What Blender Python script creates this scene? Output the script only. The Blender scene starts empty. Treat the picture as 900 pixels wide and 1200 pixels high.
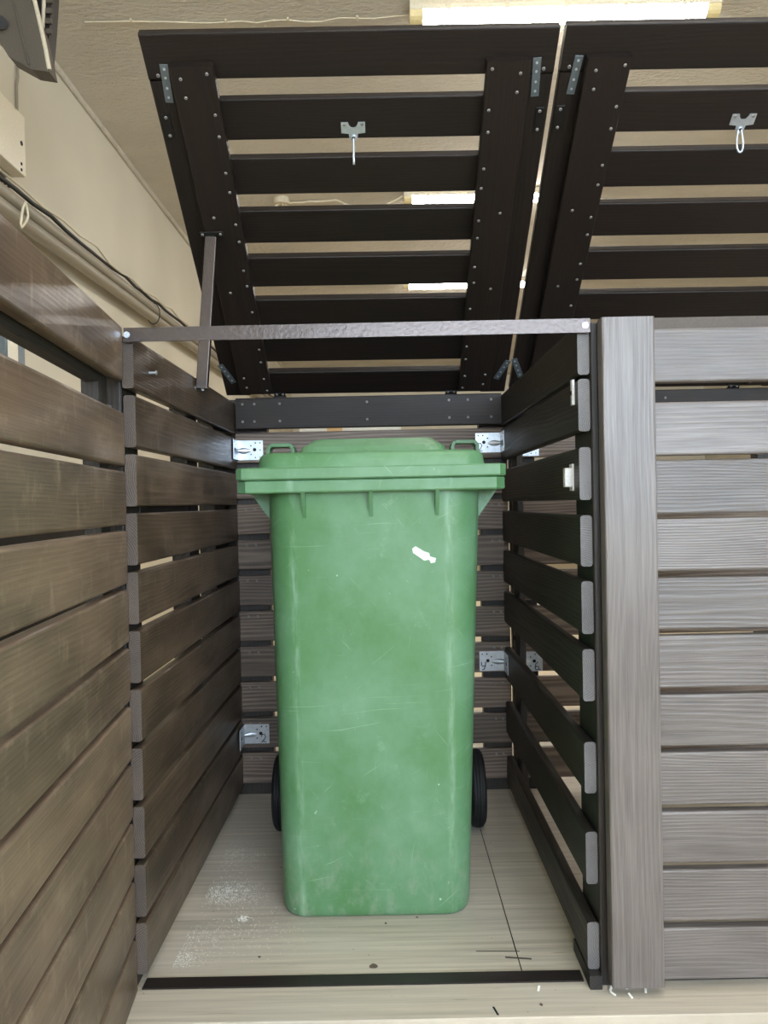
import bpy, math, random
from mathutils import Vector, Matrix, Euler
random.seed(7)
S = bpy.context.scene
COL = S.collection
R = math.radians

# ------------------------------------------------------------------ camera model
FPX = 900.0
CAM = Vector((0, 0, 0.95))
dY = Vector((2/FPX, 10/FPX, -1)).normalized()
up = Vector((-0.020, 1, 0)); up = (up - dY*up.dot(dY)).normalized()
rt = dY.cross(up)
M = Matrix((rt, dY, up)).transposed()          # world -> camera
cam = bpy.data.cameras.new('camera'); cam.sensor_fit = 'VERTICAL'; cam.sensor_height = 36; cam.lens = 27
cam.clip_start = 0.02
co = bpy.data.objects.new('camera', cam); COL.objects.link(co)
co.matrix_world = Matrix.Translation(CAM) @ M.transposed().to_4x4()
S.camera = co

def at(u, v, x=None, y=None, z=None):
    """where the sight line through a photo pixel meets a plane of the place"""
    d = M.transposed() @ Vector(((u-450)/FPX, -(v-600)/FPX, -1))
    t = (x-CAM.x)/d.x if x is not None else ((y-CAM.y)/d.y if y is not None else (z-CAM.z)/d.z)
    return CAM + d*t

# ------------------------------------------------------------------ materials
def nm(name):
    m = bpy.data.materials.new(name); m.use_nodes = True
    nt = m.node_tree; b = nt.nodes['Principled BSDF']
    return m, nt, b
def N(nt, t, **k):
    n = nt.nodes.new(t)
    for a, v in k.items():
        if a.startswith('i_'):
            key = a[2:]
            n.inputs[int(key) if key.isdigit() else key].default_value = v
        else: setattr(n, a, v)
    return n
def math_(nt, op, a, b=None, clamp=False):
    n = nt.nodes.new('ShaderNodeMath'); n.operation = op; n.use_clamp = clamp
    for i, x in enumerate((a, b)):
        if x is None: continue
        if isinstance(x, (int, float)): n.inputs[i].default_value = x
        else: nt.links.new(x, n.inputs[i])
    return n.outputs[0]
def mapr(nt, val, a, b, c=0., d=1.):
    n = nt.nodes.new('ShaderNodeMapRange'); nt.links.new(val, n.inputs[0])
    for i, x in enumerate((a, b, c, d)): n.inputs[i+1].default_value = x
    return n.outputs[0]
def mix(nt, f, a, b):
    n = nt.nodes.new('ShaderNodeMix'); n.data_type = 'RGBA'
    for s, x in ((0, f), (6, a), (7, b)):
        if isinstance(x, tuple): n.inputs[s].default_value = x
        elif isinstance(x, (int, float)): n.inputs[s].default_value = x
        else: nt.links.new(x, n.inputs[s])
    return n.outputs[2]
def vmul(nt, v, s):
    n = nt.nodes.new('ShaderNodeVectorMath'); n.operation = 'MULTIPLY'; nt.links.new(v, n.inputs[0]); n.inputs[1].default_value = s
    return n.outputs[0]
def noise(nt, v, scale=1., detail=2., rough=.5):
    n = nt.nodes.new('ShaderNodeTexNoise'); nt.links.new(v, n.inputs['Vector'])
    n.inputs['Scale'].default_value = scale; n.inputs['Detail'].default_value = detail; n.inputs['Roughness'].default_value = rough
    return n.outputs[0]
def srgb(r, g, b):
    f = lambda c: (c/255/12.92) if c/255 <= .04045 else ((c/255+.055)/1.055)**2.4
    return (f(r), f(g), f(b), 1)
def plain(name, col, rough=.5, metal=0., bump=0., bscale=200., spec=.5):
    m, nt, b = nm(name)
    b.inputs['Base Color'].default_value = col; b.inputs['Roughness'].default_value = rough
    b.inputs['Metallic'].default_value = metal; b.inputs['Specular IOR Level'].default_value = spec
    tc = N(nt, 'ShaderNodeTexCoord').outputs['Object']
    n = noise(nt, tc, bscale, 3)
    c2 = tuple(x*.86 for x in col[:3])+(1,)
    nt.links.new(mix(nt, mapr(nt, n, .35, .65), c2, col), b.inputs['Base Color'])
    if bump:
        bm = N(nt, 'ShaderNodeBump', i_Strength=bump, i_Distance=.002); nt.links.new(n, bm.inputs['Height']); nt.links.new(bm.outputs[0], b.inputs['Normal'])
    return m
def wood(name, dark, light, rough=.42, ring=.0065, contrast=1., wear=None, bump=.25, spec=.5, fibre=.5, blotch=.25):
    m, nt, b = nm(name)
    P = N(nt, 'ShaderNodeAttribute', attribute_name='wco').outputs['Vector']
    rnd = N(nt, 'ShaderNodeAttribute', attribute_name='wrnd').outputs['Fac']
    w1 = noise(nt, vmul(nt, P, (1.1, 5, 5)), 1, 2)
    w2 = noise(nt, vmul(nt, P, (2.6, 16, 16)), 1, 1)
    sep = N(nt, 'ShaderNodeSeparateXYZ'); nt.links.new(P, sep.inputs[0])
    yy = math_(nt, 'ADD', sep.outputs[1], math_(nt, 'MULTIPLY', math_(nt, 'SUBTRACT', w1, .5), .07))
    zz = math_(nt, 'ADD', sep.outputs[2], math_(nt, 'MULTIPLY', math_(nt, 'SUBTRACT', w2, .5), .010))
    rr = math_(nt, 'SQRT', math_(nt, 'ADD', math_(nt, 'MULTIPLY', yy, yy), math_(nt, 'MULTIPLY', zz, zz)))
    sn = math_(nt, 'SINE', math_(nt, 'MULTIPLY', rr, 2*math.pi/ring))
    rg = mapr(nt, sn, -.4, 1.)
    fb = noise(nt, vmul(nt, P, (9, 420, 420)), 1, 2, .6)
    fb = mapr(nt, fb, .3, .7)
    blot = mapr(nt, noise(nt, vmul(nt, P, (4, 12, 12)), 1, 2), .3, .7)
    f = math_(nt, 'ADD', math_(nt, 'MULTIPLY', rg, .45*contrast), math_(nt, 'ADD', math_(nt, 'MULTIPLY', fb, fibre*.6), math_(nt, 'MULTIPLY', blot, blotch)), True)
    c = mix(nt, f, dark, light)
    # board-to-board tone
    hs = N(nt, 'ShaderNodeHueSaturation'); nt.links.new(c, hs.inputs['Color']); nt.links.new(mapr(nt, rnd, 0, 1, .8, 1.2), hs.inputs['Value'])
    c = hs.outputs[0]
    if wear:
        s1 = noise(nt, vmul(nt, P, (16, 16, 16)), 1, 6, .72)
        s2 = noise(nt, vmul(nt, P, (40, 9, 9)), 1, 3, .6)
        wf = math_(nt, 'MAXIMUM', mapr(nt, s1, .54, .76, 0, .6), mapr(nt, s2, .60, .74, 0, .45))
        c = mix(nt, wf, c, wear)
    nt.links.new(c, b.inputs['Base Color'])
    nt.links.new(mapr(nt, f, 0, 1, rough+.08, rough-.05), b.inputs['Roughness'])
    b.inputs['Specular IOR Level'].default_value = spec
    if bump:
        h = math_(nt, 'ADD', math_(nt, 'MULTIPLY', rg, .6), math_(nt, 'MULTIPLY', fb, .5))
        bm = N(nt, 'ShaderNodeBump', i_Strength=bump, i_Distance=.0012); nt.links.new(h, bm.inputs['Height']); nt.links.new(bm.outputs[0], b.inputs['Normal'])
    return m

MAT = {}
MAT['inner'] = wood('brown stained boards', srgb(46, 37, 31), srgb(106, 89, 73), .36, wear=srgb(124, 110, 96), contrast=.4, blotch=.55)
MAT['door'] = wood('worn brown boards', srgb(72, 60, 52), srgb(132, 113, 96), .36, contrast=.3, wear=srgb(164, 146, 124), bump=.12, blotch=.6)
MAT['back'] = wood('brown back boards', srgb(62, 52, 46), srgb(146, 127, 113), .5, ring=.009, contrast=.9)
MAT['front'] = wood('grey brown facade boards', srgb(78, 72, 70), srgb(128, 121, 118), .34, ring=.0055, contrast=.42, bump=.35, fibre=.65, spec=.6)
MAT['lid'] = wood('dark brown lid boards', srgb(18, 12, 10), srgb(36, 26, 21), .5, contrast=.7, bump=.15, spec=.35)
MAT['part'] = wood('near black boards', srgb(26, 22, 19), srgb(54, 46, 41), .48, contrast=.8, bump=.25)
MAT['end'] = wood('end grain', srgb(72, 70, 70), srgb(122, 119, 119), .55, ring=.004)
MAT['endbrown'] = wood('brown end grain', srgb(54, 47, 43), srgb(112, 100, 92), .6, ring=.004)
MAT['post'] = wood('black timber', srgb(30, 26, 24), srgb(56, 50, 46), .5, contrast=.6)
MAT['metal_brown'] = plain('hammered brown paint', srgb(78, 69, 66), .27, .6, .25, 130, .8)
MAT['metal_matt'] = plain('matt brown paint', srgb(84, 74, 66), .6)
MAT['metal_dark'] = plain('dark brown steel', srgb(48, 42, 40), .4, .3)
MAT['black'] = plain('black steel', srgb(18, 17, 17), .45, .2)
MAT['zinc'] = plain('galvanised steel', srgb(206, 213, 222), .36, .75, .15, 90)
MAT['zinc_dull'] = plain('dull zinc plate', srgb(110, 120, 126), .45, .6)
MAT['screw'] = plain('zinc screw', srgb(150, 148, 146), .45, .3)
MAT['hole'] = plain('hole shade', srgb(28, 28, 30), .8)
MAT['ink'] = plain('black marker ink', srgb(18, 18, 22), .6)
MAT['white_plastic'] = plain('white plastic', srgb(225, 225, 225), .4)
MAT['cream_box'] = plain('cream painted box', srgb(232, 222, 200), .45)
MAT['rubber'] = plain('black rubber', srgb(26, 27, 29), .6, 0, .2, 60)
MAT['pipe'] = plain('grey plastic pipe', srgb(150, 140, 122), .45)
MAT['cable_black'] = plain('black cable', srgb(24, 22, 20), .5)
MAT['cable_white'] = plain('white cable', srgb(222, 210, 182), .5)
MAT['heater'] = plain('grey brown heater shell', srgb(78, 70, 60), .55)
MAT['heater_light'] = plain('pale heater trim', srgb(190, 178, 156), .5)
MAT['housing'] = plain('lamp housing', srgb(214, 200, 172), .5)
MAT['cap'] = plain('yellowed lamp cap', srgb(224, 204, 150), .4)
MAT['sawdust'] = plain('sawdust', srgb(250, 248, 240), .8)
MAT['paper'] = plain('white paper', srgb(226, 230, 228), .6)
MAT['timber'] = plain('pale timber', srgb(214, 180, 132), .6)

def emit(name, col, st):
    m, nt, b = nm(name)
    b.inputs['Base Color'].default_value = (.8, .8, .8, 1)
    b.inputs['Emission Color'].default_value = col; b.inputs['Emission Strength'].default_value = st
    return m
MAT['tube'] = emit('lit diffuser', (1, .985, .955, 1), 17)
MAT['daylight'] = emit('glowing pane', (.66, .82, 1, 1), 5.0)

def stucco(name, c1, c2, sc, bump, stretch=(1, 1, 1)):
    m, nt, b = nm(name)
    tc = vmul(nt, N(nt, 'ShaderNodeTexCoord').outputs['Object'], stretch)
    n = noise(nt, tc, sc, 4, .6); big = noise(nt, tc, 1.3, 2)
    nt.links.new(mix(nt, mapr(nt, big, .3, .7), c1, c2), b.inputs['Base Color'])
    b.inputs['Roughness'].default_value = .85
    bm = N(nt, 'ShaderNodeBump', i_Strength=bump, i_Distance=.02); nt.links.new(n, bm.inputs['Height']); nt.links.new(bm.outputs[0], b.inputs['Normal'])
    return m
MAT['wall'] = stucco('cream wall paint', srgb(204, 196, 177), srgb(218, 210, 191), 60, .05)
MAT['ceiling'] = stucco('rippled ceiling plaster', srgb(198, 190, 175), srgb(214, 206, 191), 22, .9, (1, 2.2, 1))
MAT['concrete'] = stucco('pale floor', srgb(200, 184, 156), srgb(216, 200, 172), 25, .05)

def ply():
    m, nt, b = nm('pale plywood')
    tc = N(nt, 'ShaderNodeTexCoord').outputs['Object']
    g = noise(nt, vmul(nt, tc, (2.2, 80, 1)), 1, 5, .6)
    big = noise(nt, vmul(nt, tc, (3, 7, 1)), 1, 3)
    c = mix(nt, mapr(nt, g, .3, .7), srgb(170, 160, 145), srgb(206, 196, 180))
    c = mix(nt, mapr(nt, big, .45, .75, 0, .5), c, srgb(196, 189, 178))
    dk = noise(nt, vmul(nt, tc, (9, 150, 1)), 1, 2)
    c = mix(nt, mapr(nt, dk, .68, .76, 0, .5), c, srgb(120, 106, 88))
    sp = noise(nt, vmul(nt, tc, (60, 90, 1)), 1, 2)
    c = mix(nt, mapr(nt, sp, .74, .78, 0, .8), c, srgb(84, 74, 64))
    nt.links.new(c, b.inputs['Base Color']); b.inputs['Roughness'].default_value = .55
    return m
MAT['ply'] = ply()

def binmat(name, base, fade_sheen, edge=.38):
    m, nt, b = nm(name)
    tc = N(nt, 'ShaderNodeTexCoord').outputs['Object']
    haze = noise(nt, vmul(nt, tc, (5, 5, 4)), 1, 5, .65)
    c = mix(nt, mapr(nt, haze, .38, .74, 0, .7), base, fade_sheen)  # faded plastic, with bluish daylight sheen also painted into this colour
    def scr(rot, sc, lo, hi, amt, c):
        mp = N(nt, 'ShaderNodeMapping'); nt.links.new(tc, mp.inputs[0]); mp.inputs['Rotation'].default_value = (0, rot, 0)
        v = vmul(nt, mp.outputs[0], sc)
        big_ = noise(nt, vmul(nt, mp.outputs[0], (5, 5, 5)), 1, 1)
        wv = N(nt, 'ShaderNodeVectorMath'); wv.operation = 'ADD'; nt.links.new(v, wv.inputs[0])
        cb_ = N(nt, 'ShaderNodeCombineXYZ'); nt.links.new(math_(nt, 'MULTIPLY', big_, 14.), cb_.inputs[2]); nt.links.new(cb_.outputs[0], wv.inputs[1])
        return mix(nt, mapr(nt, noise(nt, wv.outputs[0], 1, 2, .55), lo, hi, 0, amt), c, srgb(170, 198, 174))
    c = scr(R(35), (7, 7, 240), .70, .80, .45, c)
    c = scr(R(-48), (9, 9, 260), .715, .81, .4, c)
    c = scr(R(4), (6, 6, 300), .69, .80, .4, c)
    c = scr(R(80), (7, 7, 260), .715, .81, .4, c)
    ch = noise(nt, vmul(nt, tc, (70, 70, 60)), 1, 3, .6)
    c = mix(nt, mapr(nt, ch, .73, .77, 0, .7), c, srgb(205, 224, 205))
    sep = N(nt, 'ShaderNodeSeparateXYZ'); nt.links.new(tc, sep.inputs[0])
    # rubbed corners of the front
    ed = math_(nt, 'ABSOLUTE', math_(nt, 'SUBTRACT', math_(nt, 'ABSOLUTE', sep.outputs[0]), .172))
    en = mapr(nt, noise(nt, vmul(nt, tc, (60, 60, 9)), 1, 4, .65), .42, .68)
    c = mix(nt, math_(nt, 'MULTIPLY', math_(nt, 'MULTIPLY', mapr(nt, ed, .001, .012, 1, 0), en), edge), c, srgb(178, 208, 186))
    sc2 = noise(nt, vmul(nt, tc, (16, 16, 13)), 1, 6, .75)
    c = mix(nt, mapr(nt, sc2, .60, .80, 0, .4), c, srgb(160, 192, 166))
    # patchy paler grey, denser towards the foot
    low = mapr(nt, sep.outputs[2], .02, .30, 1, 0)
    dn = mapr(nt, noise(nt, vmul(nt, tc, (30, 30, 16)), 1, 5, .7), .48, .72)
    c = mix(nt, math_(nt, 'MULTIPLY', math_(nt, 'MULTIPLY', low, dn), .55), c, srgb(150, 160, 142))
    nt.links.new(c, b.inputs['Base Color'])
    b.inputs['Roughness'].default_value = .42; b.inputs['Specular IOR Level'].default_value = .45
    bm = N(nt, 'ShaderNodeBump', i_Strength=.08, i_Distance=.004); nt.links.new(noise(nt, tc, 7, 2), bm.inputs['Height']); nt.links.new(bm.outputs[0], b.inputs['Normal'])
    return m
MAT['bin'] = binmat('faded green plastic with sheen', srgb(82, 127, 82), srgb(122, 162, 134))
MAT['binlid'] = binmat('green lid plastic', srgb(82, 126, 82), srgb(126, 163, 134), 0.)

# ------------------------------------------------------------------ mesh builder
class MB:
    def __init__(s): s.v = []; s.f = []; s.mi = []; s.sm = []; s.w = []; s.r = []
    def add(s, vs, fs, mi=0, smooth=False, w=None, r=.5):
        o = len(s.v); s.v += [Vector(p) for p in vs]
        s.w += w if w else [tuple(p) for p in vs]
        s.r += [r]*len(vs)
        for i, f in enumerate(fs):
            s.f.append([o+k for k in f]); s.mi.append(mi[i] if isinstance(mi, list) else mi); s.sm.append(smooth)
        return s
    def prism(s, prof, a, ax_u, ax_v, ax_l, L, mi=0, cap=None, grain=False, smooth=False, taper=None):
        """profile (list of (u,v)) placed at a, extruded L along ax_l"""
        a = Vector(a); U = Vector(ax_u); V = Vector(ax_v); W = Vector(ax_l).normalized(); n = len(prof)
        ox = random.uniform(0, 40); oy = random.uniform(-.07, .07); oz = random.choice((-1, 1))*random.uniform(.02, .09); r = random.random()
        vs = []; ws = []
        for k, l in enumerate((0, L)):
            for (u, v) in prof:
                vs.append(a+U*u+V*v+W*l); ws.append((l+ox, u+oy, v+oz))
        side = [[i, (i+1) % n, n+(i+1) % n, n+i] for i in range(n)]
        if U.cross(V).dot(W) < 0: side = [f[::-1] for f in side]
        s.add(vs, side, mi, smooth, ws, r)
        c = cap if cap is not None else mi
        f0 = list(range(n))[::-1]; f1 = list(range(n))
        if U.cross(V).dot(W) < 0: f0, f1 = f0[::-1], f1[::-1]
        s.add(vs[:n], [f0], c, False, ws[:n], r); s.add(vs[n:], [f1], c, False, ws[n:], r)
        return s
    def board(s, a, ax_l, L, ax_u, wu, ax_v, tv, rad=.004, mi=0, cap=None, seg=3):
        """a = corner; length along ax_l, width wu along ax_u, thickness tv along ax_v; rounded arrises"""
        return s.prism(rrect(wu, tv, rad, seg), a, ax_u, ax_v, ax_l, L, mi, cap)
    def box(s, lo, hi, rad=.0015, mi=0):
        return s.board(lo, (1, 0, 0), hi[0]-lo[0], (0, 1, 0), hi[1]-lo[1], (0, 0, 1), hi[2]-lo[2], rad, mi, None, 1)
    def tube(s, pts, r, n=10, mi=0, closed=False):
        pts = [Vector(p) for p in pts]; m = len(pts); vs = []; prev = None
        for i, p in enumerate(pts):
            t = (pts[(i+1) % m]-pts[i-1]) if closed else (pts[min(i+1, m-1)]-pts[max(i-1, 0)])
            t.normalize()
            if prev is None:
                x = t.orthogonal().normalized()
            else:
                x = (prev-t*prev.dot(t)).normalized()
            prev = x; y = t.cross(x)
            rr = r[i] if isinstance(r, (list, tuple)) else r
            vs += [p+(x*math.cos(2*math.pi*k/n)+y*math.sin(2*math.pi*k/n))*rr for k in range(n)]
        fs = []
        for i in range(m if closed else m-1):
            j = (i+1) % m
            fs += [[i*n+k, i*n+(k+1) % n, j*n+(k+1) % n, j*n+k] for k in range(n)]
        s.add(vs, fs, mi, True)
        if not closed: s.add(vs[:n]+vs[-n:], [list(range(n))[::-1], list(range(n, 2*n))], mi)
        return s
    def loft(s, rings, mi=0, cap0=True, cap1=True, smooth=True):
        n = len(rings[0]); vs = [p for r in rings for p in r]; fs = []
        for i in range(len(rings)-1):
            fs += [[i*n+k, i*n+(k+1) % n, (i+1)*n+(k+1) % n, (i+1)*n+k] for k in range(n)]
        s.add(vs, fs, mi, smooth)
        if cap0: s.add(rings[0], [list(range(n))[::-1]], mi)
        if cap1: s.add(rings[-1], [list(range(n))], mi)
        return s
    def disc(s, c, nrm, r, h=.0004, n=12, mi=0):
        c = Vector(c); nrm = Vector(nrm).normalized(); x = nrm.orthogonal().normalized(); y = nrm.cross(x)
        prof = [(r*math.cos(2*math.pi*k/n), r*math.sin(2*math.pi*k/n)) for k in range(n)]
        return s.prism(prof, c, x, y, nrm, h, mi)
    def build(s, name, mats, parent=None, origin=None):
        me = bpy.data.meshes.new(name); o3 = Vector(origin) if origin is not None else Vector((0, 0, 0))
        me.from_pydata([v-o3 for v in s.v], [], s.f); me.update()
        mats = mats if isinstance(mats, list) else [mats]
        for m in mats: me.materials.append(m)
        me.polygons.foreach_set('material_index', s.mi); me.polygons.foreach_set('use_smooth', s.sm)
        a = me.attributes.new('wco', 'FLOAT_VECTOR', 'POINT'); a.data.foreach_set('vector', [c for w in s.w for c in w])
        b = me.attributes.new('wrnd', 'FLOAT', 'POINT'); b.data.foreach_set('value', s.r)
        ob = bpy.data.objects.new(name, me); COL.objects.link(ob)
        if parent: ob.parent = parent
        return ob
def rrect(w, h, r, seg=3):
    r = min(r, w*.49, h*.49); p = []
    for cx, cy, a0 in ((w-r, r, -90), (w-r, h-r, 0), (r, h-r, 90), (r, r, 180)):
        for k in range(seg+1):
            a = R(a0+90*k/seg); p.append((cx+r*math.cos(a), cy+r*math.sin(a)))
    return p
def rring(cx, hx, y0, y1, z, r, seg=6, ch=False):
    """rounded rectangle ring at height z"""
    return [Vector((cx-hx+u, y0+v, z)) for u, v in rrect(2*hx, y1-y0, r, seg)]
def empty(name, loc, label, cat, group=None, rot=None):
    o = bpy.data.objects.new(name, None); COL.objects.link(o); o.location = loc; o.empty_display_size = .1
    if rot: o.rotation_euler = rot
    return tag(o, label, cat, group)
def tag(o, label, cat, group=None, kind=None):
    o['label'] = label; o['category'] = cat
    if group: o['group'] = group
    if kind: o['kind'] = kind
    return o
def struct(o): o['kind'] = 'structure'; return o
X, Y, Z = Vector((1, 0, 0)), Vector((0, 1, 0)), Vector((0, 0, 1))
def single(mb, name, mat, base, label, cat, group=None, kind=None):
    o = mb.build(name, mat, None, base); o.location = base
    return tag(o, label, cat, group, kind)
def dupobj(o, parent, loc=None, rot=None):
    c = o.copy(); COL.objects.link(c); c.parent = parent
    if loc is not None: c.location = loc
    if rot is not None: c.rotation_euler = rot
    return c

# ------------------------------------------------------------------ room
WX, EX, NY, FY, CZ, FZ = -1.49, 5.2, -4.2, 12.5, 3.0, -.035
struct(MB().box((WX-.2, NY-.2, FZ-.1), (EX+.2, FY+.2, FZ), .001).build('floor', MAT['concrete']))
struct(MB().box((WX-.2, NY-.2, CZ), (EX+.2, FY+.2, CZ+.1), .001).build('ceiling', MAT['ceiling']))
struct(MB().box((WX-.2, NY, FZ), (WX, FY, CZ), .001).build('wall_left', MAT['wall']))
struct(MB().box((EX, NY, FZ), (EX+.2, FY, CZ), .001).build('wall_right', MAT['wall']))
struct(MB().box((WX-.2, FY, FZ), (EX+.2, FY+.2, CZ), .001).build('wall_back', MAT['wall']))
struct(MB().box((WX-.2, NY-.2, FZ), (EX+.2, NY, CZ), .001).build('wall_front', MAT['wall']))
# plaster seam where the left wall meets the ceiling
m = MB(); pts = [(WX+.012+random.uniform(-.004, .004), NY+.1+i*.4, CZ-.006) for i in range(41)]
m.tube(pts, .016, 6); struct(m.build('trim_1', MAT['ceiling']))
# unseen glowing window behind the viewpoint, added for bluish daylight and sheen
w = struct(MB().box((-.6, NY, 1.1), (4.2, NY+.03, 2.7), .002).build('unseen_window_1', MAT['daylight']))
fr = MB()
for x in (-.66, 1.0, 2.6, 4.2): fr.box((x, NY, 1.04), (x+.06, NY+.06, 2.76))
for z in (1.04, 2.70): fr.box((-.66, NY, z), (4.26, NY+.06, z+.06))
fr.build('unseen_window_frame', MAT['white_plastic'], w)

# plywood base
base = (.6, 1.4, 0)
m = MB().box((WX+.25, 1.402, FZ), (2.9, 3.5, 0), .002)
pb = single(m, 'plywood_base', MAT['ply'], base, 'pale scuffed plywood base sheet under the slatted enclosure and green bin', 'plywood sheet')
def strip(name, p, q, w, mat=MAT['ink']):
    p, q = at(*p, z=0), at(*q, z=0); d = (q-p); L = d.length; d.normalize(); s_ = Vector((-d.y, d.x, 0))
    mb = MB(); mb.add([p-s_*w/2+Z*.0006, q-s_*w/2+Z*.0006, q+s_*w/2+Z*.0006, p+s_*w/2+Z*.0006], [[0, 1, 2, 3]])
    return mb.build(name, mat, pb, base)
MAT['pencil'] = plain('pencil grey', srgb(84, 80, 76), .7)
strip('pencil_line', (563, 972), (613, 1143), .0022)
strip('pencil_line', (558, 1115), (609, 1115), .003, MAT['pencil'])
strip('pencil_mark', (592, 1122), (623, 1124), .006, MAT['pencil'])
strip('pencil_line', (150, 965), (420, 965), .0012, MAT['pencil'])
strip('ink_mark', (578, 1180), (584, 1190), .004)
def blot(u, v, r, mat=MAT['pencil']):
    c = at(u, v, z=0.0005); k = 9
    mb = MB(); mb.add([c+Vector((math.cos(2*math.pi*i/k)*r*random.uniform(.7, 1.2), math.sin(2*math.pi*i/k)*r*random.uniform(.5, 1.6), 0)) for i in range(k)], [list(range(k))])
    return mb.build('stain', mat, pb, base)
MAT['stain'] = plain('brown stain', srgb(100, 86, 74), .7)
blot(438, 1133, .009, MAT['stain']); blot(304, 1121, .004); blot(634, 1177, .004, MAT['stain']); blot(489, 1075, .003); blot(452, 1082, .003, MAT['stain'])

# sawdust
def flakes(n, spots, zf=.001, big=1.):
    mb = MB()
    for i in range(n):
        cx, cy, sx, sy = random.choice(spots)
        x = random.gauss(cx, sx); y = random.gauss(cy, sy)
        if x < -.46 or y < 1.57: continue
        s_ = random.uniform(.0006, .0016)*big; a = random.uniform(0, 6.28); h = random.uniform(.0003, .0008)
        vs = [(x+s_*math.cos(a), y+s_*math.sin(a), zf), (x+s_*math.cos(a+2.1), y+s_*math.sin(a+2.1), zf), (x+s_*math.cos(a+4.2), y+s_*math.sin(a+4.2), zf), (x, y, zf+h)]
        mb.add(vs, [[0, 1, 3], [1, 2, 3], [2, 0, 3], [0, 2, 1]])
    return mb
P = lambda u, v: at(u, v, z=0)
sp = []
for u, v, sx, sy, k in ((262, 1046, .03, .03, 9), (285, 1050, .03, .03, 4), (210, 1125, .022, .022, 5), (265, 1010, .05, .06, 4), (225, 1100, .05, .04, 4), (285, 1077, .008, .008, 2), (300, 1090, .08, .05, 3), (275, 1000, .02, .02, 1), (300, 1003, .02, .02, 1)):
    p = P(u, v); sp += [(p.x, p.y, sx, sy)]*k
single(flakes(3200, sp), 'sawdust', MAT['sawdust'], tuple(P(262, 1046)), 'scatter of white sawdust on plywood left of the green bin', 'sawdust', None, 'stuff')
mb = MB()
for u, v in ((716, 1162), (722, 1166), (735, 1160), (758, 1164), (727, 1157), (742, 1170), (632, 1162)):
    c = P(u, v); a = random.uniform(0, 3); d = Vector((math.cos(a), math.sin(a), 0)); e = Vector((-d.y, d.x, 0))
    mb.prism([(0, 0), (.006, .001), (.011, .004), (.010, .0052), (.0055, .003), (0, .0015)], c+Z*.0003, d, Z, e, .004)
single(mb, 'wood_shavings', MAT['sawdust'], tuple(P(722, 1166)), 'few curled pale wood shavings on plywood at foot of the wide post', 'shavings', None, 'stuff')

# ------------------------------------------------------------------ the enclosure
EO = (-.05, 2.0, 0)
enc = empty('slatted_enclosure', EO, 'dark brown slatted timber bin enclosure with raised lids around the green bin', 'bin enclosure')
def part(mb, name, mat, parent=enc, origin=EO): return mb.build(name, mat, parent, origin)
XL, XR, YF, YB = -.484, .379, 1.50, 2.50
T = .023
# left side: slats run front to back, slightly nearer the middle at the back
m = MB()
for k in range(11):
    z0 = .032+.1153*k
    yf = YF+random.uniform(-.003, .003)
    m.board((XL-T-.003+random.uniform(0, .002), yf, z0), (.004, 1, 0), YB-yf-.002, Z, .1015, X, T, .005, 0, 1)
part(m, 'slat_panel', [MAT['inner'], MAT['endbrown']])
# partition
RZ = [(.027, .120), (.195, .298), (.374, .475), (.555, .657), (.687, .790), (.819, .919), (.949, 1.052), (1.083, 1.185), (1.193, 1.294)]
m = MB()
for a, b in RZ: m.board((XR, YF, a), (0, 1, 0), YB-YF-.003, Z, b-a, X, T, .006, 0, 1)
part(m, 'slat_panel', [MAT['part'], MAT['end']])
# back wall, one run per bay
BPAN = []; BB = []
for x0, x1 in ((-.484, .396), (.412, 1.30)):
    m = MB()
    for k in range(10):
        z0 = .044+.1163*k
        m.board((x0, YB, z0), X, x1-x0, Z, .0985, Y, .022, .004)
    BPAN.append(part(m, 'slat_panel', MAT['back']))
# posts
def post(lo, hi, mat='post', name='post', rad=.004):
    return part(MB().board((lo[0], lo[1], lo[2]), Z, hi[2]-lo[2], X, hi[0]-lo[0], Y, hi[1]-lo[1], rad), name, MAT[mat])
post((-.56, 1.505, 0), (-.513, 1.60, 1.29)); post((-.56, 2.30, 0), (-.510, 2.47, 1.29)); post((-.56, 2.0, 0), (-.512, 2.10, 1.29)); post((-.545, 1.602, .93), (-.512, 1.998, .968), 'post', 'rail')
post((-.53, 2.524, 0), (-.385, 2.57, 1.30)); post((.310, 2.524, 0), (.402, 2.57, 1.30))
post((.411, 2.524, 0), (.492, 2.57, 1.30)); post((1.22, 2.524, 0), (1.30, 2.57, 1.30))
post((.4025, 1.492, 0), (.450, 1.628, 1.292)); post((.4025, 2.36, 0), (.424, 2.44, 1.29))
post((1.255, 1.51, 0), (1.30, 1.60, 1.29))
fp = post((.4135, 1.452, .018), (.5135, 1.486, 1.293), 'front', 'front_post', .004)
fp['label'] = 'wide grey brown front post'
# sills under the side slats
part(MB().board((.377, 1.478, 0), Y, .13, X, .0245, Z, .027, .002), 'sill_block', MAT['post'])
# top back boards
for x0, x1 in ((-.477, .378), (.404, 1.30)):
    BB.append(part(MB().board((x0, 2.474, 1.198), X, x1-x0, Z, .100, Y, .024, .003), 'back_board', MAT['lid']))
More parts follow.
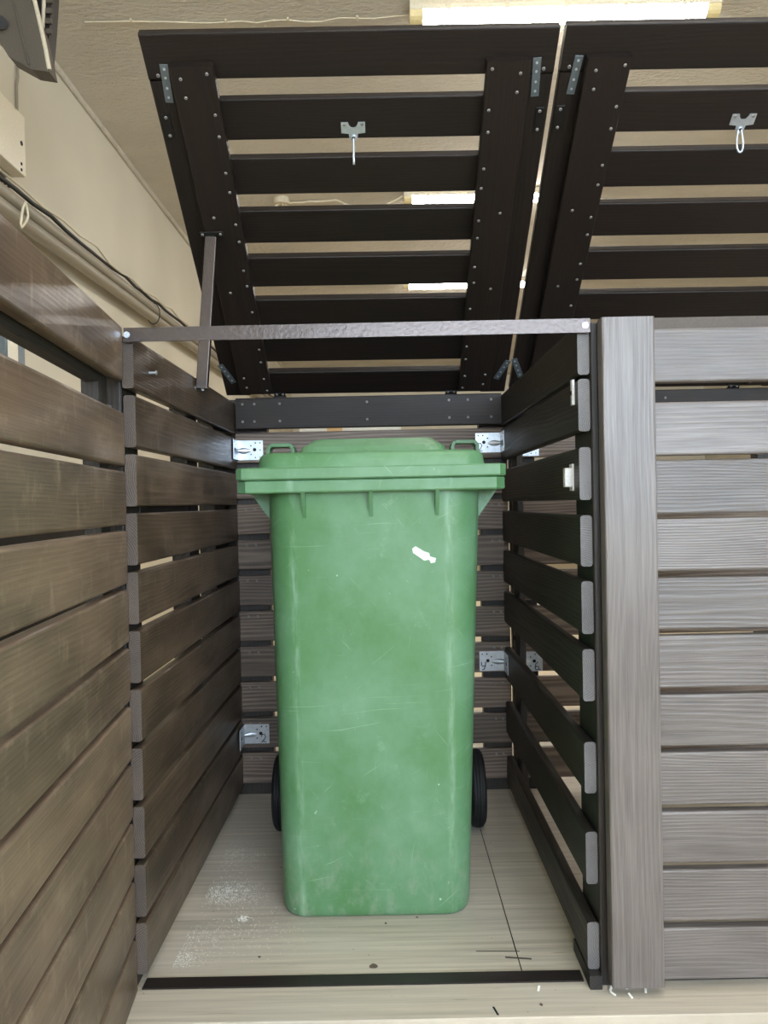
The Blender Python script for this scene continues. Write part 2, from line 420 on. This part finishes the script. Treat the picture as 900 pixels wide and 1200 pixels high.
# screw maker
def add_screw(mb, loc, ax, mi=1):
    n = Vector(ax).normalized(); x = n.orthogonal().normalized(); y = n.cross(x); loc = Vector(loc)
    mb.loft([[loc+(x*math.cos(2*math.pi*k/10)+y*math.sin(2*math.pi*k/10))*r+n*h for k in range(10)] for r, h in ((.0038, 0), (.0038, .0007), (.0026, .0014), (.0012, .0015))], mi)
    mb.disc(loc+n*.0013, n, .0011, .0004, 6, mi+1)
SCR = lambda m_: [MAT[m_], MAT['screw'], MAT['hole']]
sm = MB()
sm.loft([[Vector((r*math.cos(2*math.pi*k/10), r*math.sin(2*math.pi*k/10), h)) for k in range(10)] for r, h in ((.0042, 0), (.0042, .0007), (.0028, .0016))])
sm.box((-.002, -.0004, .0014), (.002, .0004, .0018), .0001, 1); sm.box((-.0004, -.002, .0014), (.0004, .002, .0018), .0001, 1)
screw0 = sm.build('screw', [MAT['screw'], MAT['hole']], enc)
first = [True]
def screw(parent, loc, rot):
    if first[0]:
        first[0] = False; o = screw0; o.parent = parent; o.location = loc; o.rotation_euler = rot; return o
    return dupobj(screw0, parent, loc, rot)
FRONT = (R(90), 0, 0)       # head towards the viewer
for bx in (-.455, -.417, -.335, -.054, .21, .27, .30+.045):
    for z in (1.222, 1.278): screw(BB[0], Vector((bx, 2.474, z))-Vector(EO), FRONT)
for bx in (.86, .905):
    screw(BB[1], Vector((bx, 2.474, 1.272))-Vector(EO), FRONT)
for k in range(9):
    for bx in (-.455, -.425, .345, .368): screw(BPAN[0], Vector((bx, YB, .044+.1163*k+.08))-Vector(EO), FRONT)
# angle-iron rails
def rail(x0, x1, z, name, flip=1, y=1.497, mat='metal_brown'):
    mb = MB()
    mb.prism([(0, 0), (.0335, 0), (.0335, .0035), (.0035, .0035), (.0035, .027*1.0), (0, .027)], (x0, y, z), Y, Z*flip, X, x1-x0)
    return part(mb, name, MAT[mat])
tr = rail(-.500, .4015, 1.2995, 'top_rail', -1, 1.487)
tr['label'] = 'brown hammered steel top rail'
rail(.516, 1.26, 1.3035, 'top_rail', -1, 1.512, 'metal_matt')
for x in (-.494, .392): 
    mb = MB().disc((x, 1.487, 1.286), -Y, .0062, .0012).disc((x, 1.4858, 1.286), -Y, .0036, .0015)
    mb.build('bolt', MAT['zinc'], tr, EO)
def flat_rail(x0, x1):
    mb = MB(); mb.prism([(0, 0), (.034, 0), (.034, .003), (.003, .003), (0, .003)], (x0, 1.503, .0005), Y, Z, X, x1-x0)
    return part(mb, 'bottom_rail', MAT['metal_dark'])
flat_rail(-.500, .372); flat_rail(.515, 1.26)
# corner brackets
def bracket(xc, side, z0, digit=None, h=.064, wdt=.082):
    """xc: corner x; side=+1 plate runs to +x (left corner) / -1"""
    yf = YB-.0025
    mb = MB()
    c = .012 if side > 0 else .012
    prof = [(0, 0), (wdt, 0), (wdt, h-.001), (0, h)]
    if digit == '6': prof = [(0, 0), (wdt, 0), (wdt, h-.018), (wdt-.018, h), (0, h)]
    mb.prism(prof, (xc, yf, z0), X*side, Z, Y, .0025)
    mb.prism([(0, 0), (.075, 0), (.075, h), (0, h)], (xc, yf, z0), -Y, Z, X*side, .0025)
    # pressed stiffening rib across the bend
    rg = []
    for i in range(9):
        t = i/8; w_ = .009*math.sin(math.pi*min(1, .15+t*.85))+.0008; hh = .011*(1-t)**1.2+.0006
        rg.append([Vector((xc+side*(.002+t*.042), yf-hh*math.sin(a)*1.0, z0+h*.47+w_*math.cos(a))) for a in [math.pi*k/8 for k in range(9)]])
    mb.loft(rg, 0, False, False)
    for (u, v, r) in ((.055, .52, .0058), (.073, .86, .0021), (.058, .86, .0024), (.043, .72, .0024), (.073, .5, .0021), (.043, .28, .0024), (.057, .12, .0022), (.072, .14, .0018)):
        if digit and u > .05 and v < .6 and r < .003: continue
        mb.disc((xc+side*u, yf-.0003, z0+h*v), -Y, r, .0004, 10, 1)
    for (u, v, r) in ((.055, .5, .0058), (.066, .86, .0022), (.066, .14, .0022), (.04, .75, .0022), (.04, .25, .0022)):
        mb.disc((xc+side*.0026, yf-u, z0+h*v), X*side, r, .0004, 10, 1)
    b_ = part(mb, 'corner_bracket', [MAT['zinc'], MAT['hole']])
    if digit:
        st = {'4': [[(0, 1), (.02, .55), (.12, .45), (.62, .5)], [(.7, 1.0), (.64, .5), (.4, .06), (.1, 0)]],
              '6': [[(.6, 1), (.2, .8), (.05, .35), (.2, .02), (.6, .05), (.7, .35), (.4, .5), (.12, .35)], [(.7, .05), (.95, 0)]],
              '2': [[(.05, .7), (.2, 1), (.6, .98), (.72, .7), (.5, .35), (.05, .0), (.4, .1), (.8, .05)]],
              '3': [[(.05, .9), (.5, 1), (.6, .75), (.25, .55), (.65, .35), (.5, .02), (.05, .08)]]}[digit]
        dz = .026; dx = .020
        x0 = xc+side*(wdt-.006) - (dx if side > 0 else 0); 
        d = MB()
        for s_ in st: d.tube([(x0+u*dx, yf-.0004, z0+.004+v*dz) for u, v in s_], .0014, 6)
        d.build('marker_number', MAT['ink'], b_, EO)
    return b_
bracket(-.4775, 1, 1.100); bracket(.3775, -1, 1.109, '2'); bracket(.3775, -1, .398, '4')
bracket(.4185, 1, .394, '6'); bracket(-.4775, 1, .175, '2'); bracket(.4185, 1, 1.095)
# catches on the partition's inner face
mb = MB().box((.3735, 1.524, 1.138), (.3785, 1.538, 1.188), .001); mb.box((.3725, 1.527, 1.158), (.3737, 1.534, 1.166), .0004, 1)
part(mb, 'strike_plate', [MAT['white_plastic'], MAT['hole']])['label'] = 'white strike strip'
mb = MB().box((.3755, 1.543, .968), (.379, 1.567, 1.022), .001).box((.362, 1.545, .976), (.3757, 1.565, 1.014), .002); mb.box((.3615, 1.548, .982), (.3622, 1.562, 1.008), .0003)
part(mb, 'magnetic_catch', MAT['white_plastic'])['label'] = 'white plastic catch'
p = at(176, 437, x=XL)
part(MB().tube([(XL-.004, p.y, p.z), (XL+.012, p.y, p.z)], .0028, 8).disc((XL+.012, p.y, p.z), X, .005, .002), 'bolt', MAT['zinc'])

# ------------------------------------------------------------------ lids
HY, HZ = 2.486, 1.3045
ly = Vector((0, -.792, .610)).normalized(); lz = Vector((0, .610, .792)).normalized(); lx = ly.cross(lz)
LR = Matrix((lx, ly, lz)).transposed()
def make_lid(cx, hw, label, first_lid, twist=0.):
    m = MB()
    for k in range(8):
        s0 = .004+.1384*k; x0, x1 = (-hw, hw) if k == 7 else (-hw+.08, hw-.08)
        m.board((x0, s0, 0), X, x1-x0, Y, .0945, Z, .024, .004)
    o = m.build('lid', MAT['lid'], enc); o.location = Vector((cx, HY, HZ))-Vector(EO)
    o.rotation_euler = (LR @ Matrix.Rotation(twist, 3, 'Y')).to_euler(); o['label'] = label
    for sg in (-1, 1):
        a = -hw if sg < 0 else hw-.0795
        MB().board((a, .004, -.0005), Y, .967, X, .0795, Z, .0245, .004).build('side_board', MAT['lid'], o)
    D = Vector((0, 0, -1))
    for sg in (-1, 1):
        xi = .297; a = xi if sg > 0 else -xi-.0975
        bt = MB().board((a, .032, -.025), Y, .978, X, .0975, Z, .0242, .003)
        for k in range(8):
            for d in (.026, .076):
                if k == 7 and d > .05: continue
                add_screw(bt, (sg*(xi+.014+random.uniform(-.002, .002)), .1384*k+d+(.02 if k == 0 else 0), -.025), D)
        for s_, e in ((.985, .075), (.945, .072), (.60+.05, .066), (.42, .064), (.10, .078), (.06, .075)):
            add_screw(bt, (sg*(xi+e), s_, -.025), D)
        bt.build('batten', SCR('lid'), o)
        for s0, ang, off in ((.925, R(4)*sg, .117), (.060, R(-22)*sg, .118)):
            pm = MB().box((-.009, 0, -.0022), (.009, .082, 0), .0005)
            for t in (.012, .032, .054, .072): pm.disc((0, t, -.0022), -Z, .0030, .0008, 10, 1)
            po = pm.build('strap_plate', [MAT['zinc_dull'], MAT['zinc']], o); po.location = (sg*(xi+off), s0, -.0006); po.rotation_euler = (0, 0, ang)
            po['label'] = 'dull zinc strap plate'
        hm = MB().box((-.009, 0, -.002), (.009, .058, 0), .0005)
        for t in (.008, .05): add_screw(hm, (0, t, -.002), D)
        hm = hm.build('hinge_plate', SCR('black'), o); hm.location = (sg*(xi+.1335), .842, -.0006)
        screw(o, (sg*(xi+.129), .983, -.0003), (R(180), 0, 0))
        hg = MB().box((-.018, -.006, -.004), (.018, .012, -.0005), .001).tube([(-.02, -.004, -.004), (.02, -.004, -.004)], .0045, 8)
        for t in (-.01, .01): add_screw(hg, (t, .007, -.004), D)
        ho = hg.build('lid_hinge', SCR('black'), o); ho.location = (sg*.276, 0, 0)
    pr = [(-.028, 0), (-.012, 0), (-.010, -.006), (-.006, -.0115), (-.001, -.0125), (.001, -.0125), (.006, -.0115), (.010, -.006), (.012, 0), (.028, 0), (.028, -.025), (.011, -.027), (.010, -.036), (.006, -.043), (0, -.045), (-.006, -.043), (-.010, -.036), (-.011, -.027), (-.028, -.025)]
    hp = MB(); hp.prism(pr[::-1], (0, .874, -.0025), X, Y, Z, .002)
    for sx in (-.021, .021): add_screw(hp, (sx, .869, -.0025), D)
    hp.disc((0, .838, -.0026), -Z, .0045, .0004, 10, 2)
    hpo = hp.build('hook_plate', SCR('zinc'), o); hpo['label'] = 'galvanised hook plate'
    dn = LR.inverted() @ Vector((0, 0, -1))
    c0 = Vector((0, .838, -.004)); hk = MB()
    hk.tube([c0+Vector((.006*math.cos(a), 0.006*math.sin(a), -.001)) for a in [2*math.pi*k/12 for k in range(12)]], .0022, 6, 0, True)
    if first_lid:
        pts = [c0+dn*t+Vector((w_, 0, 0)) for t, w_ in ((.002, 0), (.015, 0), (.03, .0), (.042, .0005), (.052, 0))]
        pts += [c0+dn*.055+Vector((0, -.006, -.004)), c0+dn*.047+Vector((0, -.010, -.008))]
        hk.tube(pts, .0028, 8)
    else:
        for w_ in (-.007, .007):
            hk.tube([c0+dn*t+Vector((w_*k_, 0, 0)) for t, k_ in ((.0, .5), (.015, .9), (.03, 1.1), (.042, 1.0), (.05, .6), (.053, 0))], .0025, 8)
    hk.build('hook', MAT['zinc'], o)
    if first_lid:
        inv = o.rotation_euler.to_matrix().inverted()
        low = inv @ (Vector((XL+.016, 1.985, 1.256))-Vector((cx, HY, HZ)))
        top = Vector((cx+.438, .600, -.036))
        top.x = .436+cx
        d = (top-low); L = d.length; d.normalize(); u_ = (X-d*X.dot(d)).normalized(); v_ = d.cross(u_)
        pb_ = MB().board(low-u_*.015-v_*.009, d, L, u_, .030, v_, .018, .0025)
        pb_.disc(low+u_*.016, u_, .006, .003, 12, 1).disc(low-v_*.0095, -v_, .004, .002, 12, 1)
        pb_ = pb_.build('prop_bar', [MAT['metal_brown'], MAT['zinc']], o); pb_['label'] = 'brown steel prop bar'
        bk = MB().box((-.03, -.006, -.003), (.03, .008, 0), .0008).box((-.012, -.006, -.016), (.012, .004, -.002), .001)
        for sx in (-.023, .023): add_screw(bk, (sx, .001, -.003), D)
        bo = bk.build('prop_bracket', SCR('black'), o); bo.location = (top.x, top.y+.004, -.0255)
    return o
make_lid(-.0585, .449, 'lid propped open above the green bin', True, -.008)
make_lid(.851, .4455, 'lid raised over the right bay', False, -.008)

# ------------------------------------------------------------------ doors
m = MB(); LEN = .90
for k in range(11):
    z0, z1 = (.004+.1143*k, .004+.1143*k+.1035)
    if k == 10: z0, z1 = 1.198, 1.303
    m.board((0, -.024, z0), X, LEN, Z, z1-z0, Y, .024, .005)
d1 = m.build('door', MAT['door'], enc); d1.location = Vector((-.5035, 1.488, 0))-Vector(EO); d1.rotation_euler = (0, 0, R(-84.4))
d1['label'] = 'worn brown slatted door swung open at left'
for x0 in (.022, .80): MB().board((x0, -.056, .01), Z, 1.275, X, .062, Y, .0315, .002).build('stile', MAT['post'], d1)
for z0 in (.02, 1.183): MB().board((.0845, -.050, z0), X, .715, Z, .040, Y, .0255, .002).build('rail', MAT['post'], d1)
for z0 in (.2, 1.06):
    MB().box((.004, -.030, z0), (.020, -.0245, z0+.09), .0005).tube([(-.003, -.027, z0), (-.003, -.027, z0+.09)], .004, 8).build('door_hinge', MAT['zinc_dull'], d1)
m = MB()
for k, (b, t) in enumerate([(.020, .1205), (.1335, .233), (.246, .346), (.3585, .4605), (.4715, .572), (.584, .6855), (.6965, .797), (.809, .910), (.9185, 1.022), (1.031, 1.133), (1.171, 1.274)]):
    m.board((0, -.012, b), X, .765, Z, t-b, Y, .024, .004)
d2 = m.build('door', MAT['front'], enc); d2.location = Vector((.519, 1.484, 0))-Vector(EO)
d2['label'] = 'grey brown slatted door shut beside the wide post'
for x0 in (.30, .69): MB().board((x0, .0125, .03), Z, 1.12, X, .055, Y, .022, .002).build('stile', MAT['post'], d2)

# ------------------------------------------------------------------ wheeled bin
BO = (-.035, 1.98, 0)
bn = empty('wheeled_bin', BO, 'tall scuffed green plastic wheeled bin standing inside the slatted enclosure', 'bin')
def bcx(z): return -.040+.0135*z/.95
def bhx(z): return .2195+.0185*z/.92
def byf(z): return 1.750-.066*z/.98
def byb(z): return 2.27+.06*z/.98
m = MB(); rg = []
def body_rings(*zs): return [rring(bcx(z), bhx(z)-i, byf(z)+i, byb(z)-i, z, max(.062+.01*z-i, .03), 7) for z, i in zs]
m.loft(body_rings((.001, .010), (.005, .005), (.012, .002), (.026, .0), (.15, 0), (.35, 0), (.55, 0), (.75, 0), (.901, 0)), 0, True, True)
m.loft(body_rings((.901, -.0010), (.9035, -.0010)), 0, True, True)
m.loft(body_rings((.9035, 0), (.95, 0), (.984, 0)), 0, True, True)
# rim collar
def band(m, z0, z1, hx, yf, yb, ch, cx=-.031):
    def rr(i, z): return [Vector((cx-hx+i+u, yf+i+v, z)) for u, v in rrect(2*(hx-i), yb-yf-2*i, ch-i*.5, 1)]
    m.loft([rr(.002, z0), rr(0, z0+.003), rr(0, z1-.003), rr(.003, z1)], 0, True, True, False)
band(m, .977, 1.005, .2905, 1.652, 2.345, .020)
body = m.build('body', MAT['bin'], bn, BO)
for u in (355, 434.5, 513):
    xr = at(u, 590, y=1.66).x
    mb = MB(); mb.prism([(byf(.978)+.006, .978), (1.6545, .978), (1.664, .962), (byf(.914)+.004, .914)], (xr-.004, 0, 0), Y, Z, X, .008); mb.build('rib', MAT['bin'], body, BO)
for sg in (-1, 1):
    xc = bcx(.95)+sg*(bhx(.95)-.004); mb = MB()
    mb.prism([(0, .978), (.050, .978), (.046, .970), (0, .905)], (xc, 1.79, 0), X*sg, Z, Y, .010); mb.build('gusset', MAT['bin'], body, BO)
# sticker scrap on the front
def fy(u, v):
    yy = 1.70
    for _ in range(4): p = at(u, v, y=yy); yy = byf(p.z)-.0006
    return at(u, v, y=yy)
mb = MB(); pp = [fy(u, v) for u, v in ((483, 643), (487, 640), (497, 646), (503, 648), (504, 652), (511, 654), (510, 659), (505, 660), (503, 656), (497, 657), (490, 652), (484, 648))]
mb.add(pp, [list(range(len(pp)))]); st = mb.build('sticker_scrap', MAT['paper'], body, BO); st['label'] = 'torn white sticker scrap'
# lid
m = MB(); band(m, 1.0055, 1.0315, .2915, 1.645, 2.352, .014)
rg = []
for z, ins, r in ((1.030, .034, .055), (1.040, .036, .055), (1.056, .039, .05), (1.064, .045, .045), (1.067, .056, .035)):
    rg.append(rring(-.031, .2915-ins, 1.652+ins, 2.352-ins, z, r, 6))
m.loft(rg, 0, False, True)
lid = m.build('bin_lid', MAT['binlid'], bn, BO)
m = MB(); rg = []
for z, hx, a, b, r in ((1.061, .180, 1.80, 2.26, .03), (1.088, .170, 1.82, 2.25, .03), (1.107, .146, 1.86, 2.23, .03), (1.110, .138, 1.88, 2.22, .02)):
    rg.append(rring(-.028, hx, a, b, z, r, 4))
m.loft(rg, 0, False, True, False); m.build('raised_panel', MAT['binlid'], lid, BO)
for cx_ in (-.285, .2195):
    m = MB(); y0 = 2.10
    path = [(cx_-.034, 1.056), (cx_-.034, 1.106), (cx_-.026, 1.115), (cx_+.026, 1.115), (cx_+.034, 1.106), (cx_+.034, 1.056)]
    for (a, b), (c, d) in zip(path[:-1], path[1:]):
        v = Vector((c-a, 0, d-b)); L = v.length; v.normalize(); n_ = Vector((-v.z, 0, v.x))
        m.board(Vector((a, y0, b))-n_*.005, v, L, n_, .010, Y, .055, .0015)
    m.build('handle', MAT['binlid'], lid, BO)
# wheels
def wheel_mb(cx_, w_, r=.110):
    m = MB(); prof = [(.0, .030), (.0, .074), (.004, .084), (.002, .098), (.008, r-.004), (.012, r-.001), (.0125, r-.004), (.0150, r-.004), (.0155, r), (.0215, r), (.022, r-.004), (.0245, r-.004), (.025, r), (.031, r), (.0315, r-.004), (.034, r-.004), (.0345, r-.001), (w_-.008, r-.004), (w_-.002, .098), (w_-.004, .084), (w_, .074), (w_, .030)]
    n = 40; rgs = [[Vector((cx_+x-w_/2, 2.25+rr*math.cos(2*math.pi*k/n), .1105+rr*math.sin(2*math.pi*k/n))) for k in range(n)] for x, rr in prof]
    m.loft(rgs, 0, False, False, True); return m
for cx_ in (-.318, .248):
    wo = wheel_mb(cx_, .046).build('wheel', MAT['rubber'], bn, BO)
    h = MB(); h.tube([(cx_-.024, 2.25, .1105), (cx_+.024, 2.25, .1105)], .034, 20); h.build('hub', MAT['black'], wo, BO)
MB().tube([(-.31, 2.25, .1105), (.24, 2.25, .1105)], .009, 10).build('axle', MAT['zinc_dull'], bn, BO)

# ------------------------------------------------------------------ lamps
def lamp(x0, y, label, L=1.272):
    o = empty('strip_light', (x0+L/2, y, CZ), label, 'light', 'ceiling strip lights')
    hz = CZ-.0005
    prof = [(-.05, 0), (.05, 0), (.052, -.02), (.047, -.036), (-.047, -.036), (-.052, -.02)]
    MB().prism(prof, (-L/2, 0, -.0005), Y, Z, X, L).build('housing', MAT['housing'], o)
    n = 10; pd = [(.044*math.cos(math.pi*k/n+math.pi), -.036+.040*math.sin(math.pi*k/n+math.pi)) for k in range(n+1)]
    MB().prism(pd, (-L/2+.055, 0, 0), Y, Z, X, L-.11, 0, None, False, False).build('diffuser', MAT['tube'], o)
    for s_ in (-L/2, L/2-.0545): MB().prism(pd, (s_, 0, 0), Y, Z, X, .0545).build('end_cap', MAT['cap'], o)
    for i in range(5):
        MB().box((-.48+.24*i-.010, -.056, -.044), (-.48+.24*i+.010, -.046, -.018), .002).build('clip', MAT['housing'], o)
    return o
lamp(.139, 3.20, 'long bright strip light on the ceiling above the raised lids, nearest of those in view')
lamp(.160, 5.10, 'second bright strip light back on the ceiling, seen mid-lid between slats')
lamp(.200, 7.12, 'third strip light back on the ceiling, a thin glow between lid slats')
lamp(.15, 1.20, 'ceiling strip light overhead, just in front of the raised lids')
lamp(.15, -.80, 'ceiling strip light over the viewpoint')
lamp(.15, -2.80, 'ceiling strip light well behind the viewpoint')
lamp(.20, 9.1, 'ceiling strip light farthest back, hidden behind the lid slats')

# ------------------------------------------------------------------ ceiling cables
def wavy(p, q, n, amp, r, mat, name, label, cat, sag=0.):
    p, q = Vector(p), Vector(q); pts = []
    for i in range(n+1):
        t = i/n; pts.append(p.lerp(q, t)+Vector((random.uniform(-amp, amp)*.3, random.uniform(-amp, amp), -sag*math.sin(math.pi*t)+random.uniform(-amp, 0)*.3)))
    return MB().tube(pts, r, 6)
zc = CZ-.006
a = at(100, 27, z=zc); b = at(356, 24, z=zc); c = at(482, 16, z=zc)
m = MB(); pts = [a.lerp(b, i/14)+Vector((0, random.uniform(-.012, .012), 0)) for i in range(15)]+[b.lerp(c, i/6)+Vector((0, random.uniform(-.01, .01), -.004)) for i in range(1, 7)]
m.tube(pts, .003, 6)
cb = single(m, 'ceiling_cable', MAT['cable_white'], tuple(b), 'thin white cable along the ceiling to the nearest strip light', 'cable')
for i in (3, 9, 13, 17): MB().box(pts[i]-Vector((.004, .014, .003)), pts[i]+Vector((.004, .014, .0055)), .001).build('cable_clip', MAT['cable_white'], cb, tuple(b))
jb = at(330, 238, z=CZ-.03)
m = MB().tube([jb+Vector((0, 0, .0295)), jb+Vector((0, 0, -.012))], .055, 18)
j_ = single(m, 'junction_box', MAT['housing'], tuple(jb), 'round pale junction box on the ceiling with loose wires, seen between left lid slats', 'junction box')
for k in range(5):
    a_ = k*1.25; MB().tube([jb+Vector((.02*math.cos(a_), .02*math.sin(a_), -.01)), jb+Vector((.06*math.cos(a_), .05*math.sin(a_), -.035)), jb+Vector((.075*math.cos(a_), .07*math.sin(a_), -.06))], .005, 6).build('wire', MAT['cable_white'], j_, tuple(jb))
a = jb+Vector((.0, .06, .02)); c = Vector((.155, 5.10, CZ-.02)); mid = a.lerp(c, .45)+Vector((0, 0, .0))
pts = [a.lerp(mid, i/6)+Vector((0, random.uniform(-.01, .01), 0)) for i in range(7)]+[mid.lerp(c, i/8)+Vector((0, 0, -.07*math.sin(math.pi*i/8))) for i in range(1, 9)]
single(MB().tube(pts, .007, 6), 'ceiling_cable', MAT['cable_white'], tuple(mid), 'white cable drooping from the round junction box to the second strip light', 'cable')

# ------------------------------------------------------------------ left wall fittings
xw = WX+.055
def wp(u, v, x=xw): return at(u, v, x=x)
def pipe(z3, dz, r, name, label, mat='pipe', x=xw, n=24, wob=.0012):
    pts = []
    for i in range(n+1):
        y = 1.9+i*(9.5/n); pts.append((x+random.uniform(0, wob), y, z3+dz*(y-3.1)+random.uniform(-wob, wob)))
    return single(MB().tube(pts, r, 14), name, MAT[mat], pts[0], label, 'pipe' if 'pipe' in name else 'cable')
pu = pipe(2.166, .020, .029, 'conduit_pipe', 'upper of two grey pipes running along the cream left wall')
pl = pipe(2.104, .020, .029, 'conduit_pipe', 'lower of two grey pipes running along the cream left wall', x=xw+.006)
pipe(2.208, .020, .009, 'black_cable', 'thin black cable lying along the top of the wall pipes', 'cable_black', xw+.01, 60, .008)
pipe(2.222, .020, .005, 'white_cable', 'thin white cable trailing loosely above the wall pipes', 'cable_white', xw+.02, 50, .018)
# tie loop round the pipes
c = wp(27, 245, xw+.045); m = MB()
lp = [wp(u, v, xw+.05) for u, v in ((30, 237), (27, 243), (25.5, 252), (24.5, 262), (25, 267), (28, 263), (31, 259), (33, 254), (32, 246), (30.5, 240))]
m.tube(lp, .005, 6, 0, True)
single(m, 'cable_tie', MAT['cable_white'], tuple(lp[0]), 'cream cord loop tied round the grey wall pipes', 'cord')
m = MB(); y_ = 4.82; zz = 2.165+.02*(y_-3.1)
m.tube([(xw+.0+.045*math.cos(a_)*.9+.004, y_, zz-.031+.066*math.sin(a_)) for a_ in [2*math.pi*k/18 for k in range(18)]], .003, 6, 0, True)
single(m, 'cable_tie', MAT['cable_black'], (xw, y_, zz), 'dark wire tie round the pipes farther along the left wall', 'wire tie')
# cream electrical box
xf = WX+.13
a = at(28.5, 137, x=xf); b = at(28.5, 206, x=xf)
bx = (xf-.06, a.y-.3, b.z)
m = MB().board((WX+.001, a.y-.62, b.z), Y, .62, X, xf-WX-.001, Z, a.z-b.z, .004)
eb = single(m, 'electrical_box', MAT['cream_box'], (WX+.06, a.y-.3, b.z), 'cream electrical box on the left wall above the pipes', 'electrical box')
for (u, v) in ((25, 168), (25, 192), (25, 199)):
    p = at(u, v, x=xf); MB().disc((xf, p.y, p.z), X, .009 if v < 180 else .006, .002).build('box_screw', MAT['hole'], eb, (WX+.06, a.y-.3, b.z))
m = MB()
for dx, dyy in ((.03, -.05), (.05, -.08), (.02, -.10)):
    p0 = Vector((WX+dx, a.y+dyy, b.z+.001)); m.tube([p0, p0+Vector((.008, .01, -.03)), p0+Vector((.0, .03, -.06)), Vector((xw+.01, a.y+dyy+.06, 2.205))], .005, 6)
m.build('lead', MAT['cable_black'], eb, (WX+.06, a.y-.3, b.z))
# thin cable hanging down the wall to it
p0 = at(19, 60, x=WX+.008); p1 = at(20, 140, x=WX+.008)
m = MB().tube([p0+Vector((0, 0, .35)), p0, p0.lerp(p1, .35)+Vector((0, .012, 0)), p0.lerp(p1, .5), p1+Vector((0, 0, -.02))], .006, 6)
single(m, 'wall_cable', MAT['pipe'], tuple(p1), 'thin grey cable hanging down the left wall to the cream box', 'cable')
# grey switch box seen through the open door's top gap
a = at(8, 372, x=WX+.05); b = at(24, 440, x=WX+.05)
m = MB().box((WX+.001, a.y-.04, b.z-.1), (WX+.06, b.y+.02, a.z+.05), .004)
sb = single(m, 'switch_box', MAT['zinc_dull'], (WX+.03, a.y, b.z), 'grey switch box on left wall seen through the top gap of the open door', 'switch box')
MB().box((WX+.06, a.y-.02, b.z-.05), (WX+.066, a.y+.05, a.z+.02), .002).build('cover', MAT['cream_box'], sb, (WX+.03, a.y, b.z))

# grey heater hung top left
yh = 2.25
pol = [at(u, v, y=yh) for u, v in ((-70, -70), (14, -70), (46, 31), (57.5, 84), (37, 81), (10, 66), (0, 50), (-70, -20))]
c0 = at(10, 10, y=yh)
HO = tuple(c0)
ht = empty('fan_heater', HO, 'grey brown chamfered heater hanging at the top left corner near the ceiling', 'heater')
m = MB(); m.prism([(p.x, p.z) for p in pol][::-1], (0, yh, 0), X, Z, Y, .06); m.build('side_panel', MAT['heater'], ht, HO)
# ridge line pressed in the panel
m = MB(); a, b, c_ = at(2, -70, y=yh-.001), at(20, 20, y=yh-.001), at(34, 76, y=yh-.001); m.tube([a, b, c_], .004, 6); m.build('panel_seam', MAT['heater'], ht, HO)
m = MB(); m.tube([at(1, 26, y=yh-.0), at(1, 26, y=yh-.02)], .017, 14); m.build('bolt', MAT['black'], ht, HO)
# pale lip along the edge
m = MB(); m.tube([at(u, v, y=yh+.004) for u, v in ((22, -70), (38, -10), (48, 32), (54, 60), (58, 82))], .007, 6); m.build('edge_trim', MAT['heater_light'], ht, HO)
# louvred side behind, facing the room
m = MB(); q_ = [at(u, v, y=yh+.07) for u, v in ((20, -70), (66, -70), (60, 30), (56, 78))]
m.prism([(p.x, p.z) for p in q_][::-1], (0, yh+.062, 0), X, Z, Y, .05); m.build('grille_frame', MAT['metal_dark'], ht, HO)
for k in range(6):
    p = at(58.5-.4*k, -22+12*k, y=yh+.06)
    m = MB().box(p+Vector((-.014, -.008, -.008)), p+Vector((.012, .001, .008)), .001); m.build('louvre', MAT['heater'], ht, HO)
m = MB(); m.tube([at(49, -70, y=yh+.052), at(52, -10, y=yh+.052), at(50, 34, y=yh+.052)], .006, 6); m.build('grille_bar', MAT['heater_light'], ht, HO)
MB().tube([c0+Vector((-.05, .03, .10)), Vector((c0.x-.05, c0.y+.03, CZ))], .012, 8).build('hanger_rod', MAT['metal_dark'], ht, HO)

pm_ = MB().box((-.99, 1.55, 0), (-.955, 2.75, .952), .003)
single(pm_, 'dark_board', MAT['lid'], (-.97, 2.15, 0), 'dark board standing on edge behind the open door, glimpsed through its middle gaps', 'board')

# pale things standing on the floor behind the enclosure
def panel(u0, u1, vt, y, mat, name, label, cat, th=.02):
    a = at(u0, vt, y=y); b = at(u1, vt, y=y)
    m = MB().board((a.x, y, FZ), X, b.x-a.x, Z, a.z-FZ, Y, th, .002)
    return single(m, name, MAT[mat], ((a.x+b.x)/2, y, FZ), label, cat)
panel(351, 470, 499, 4.4, 'paper', 'white_sheet', 'white sheet standing behind the enclosure, glimpsed through the slot above the bin', 'sheet')
panel(383, 401, 499, 4.3, 'timber', 'timber_board', 'narrow pale timber board standing behind the enclosure, glimpsed above the bin lid', 'board')

# ------------------------------------------------------------------ world and view
wd = bpy.data.worlds.new('world'); S.world = wd; wd.use_nodes = True
wd.node_tree.nodes['Background'].inputs[0].default_value = (.75, .85, 1, 1); wd.node_tree.nodes['Background'].inputs[1].default_value = .3
S.view_settings.view_transform = 'Standard'; S.view_settings.look = 'None'; S.view_settings.gamma = 1; S.view_settings.use_curve_mapping = False
S.view_settings.exposure = 1.8
S.cycles.max_bounces = 8; S.cycles.diffuse_bounces = 5
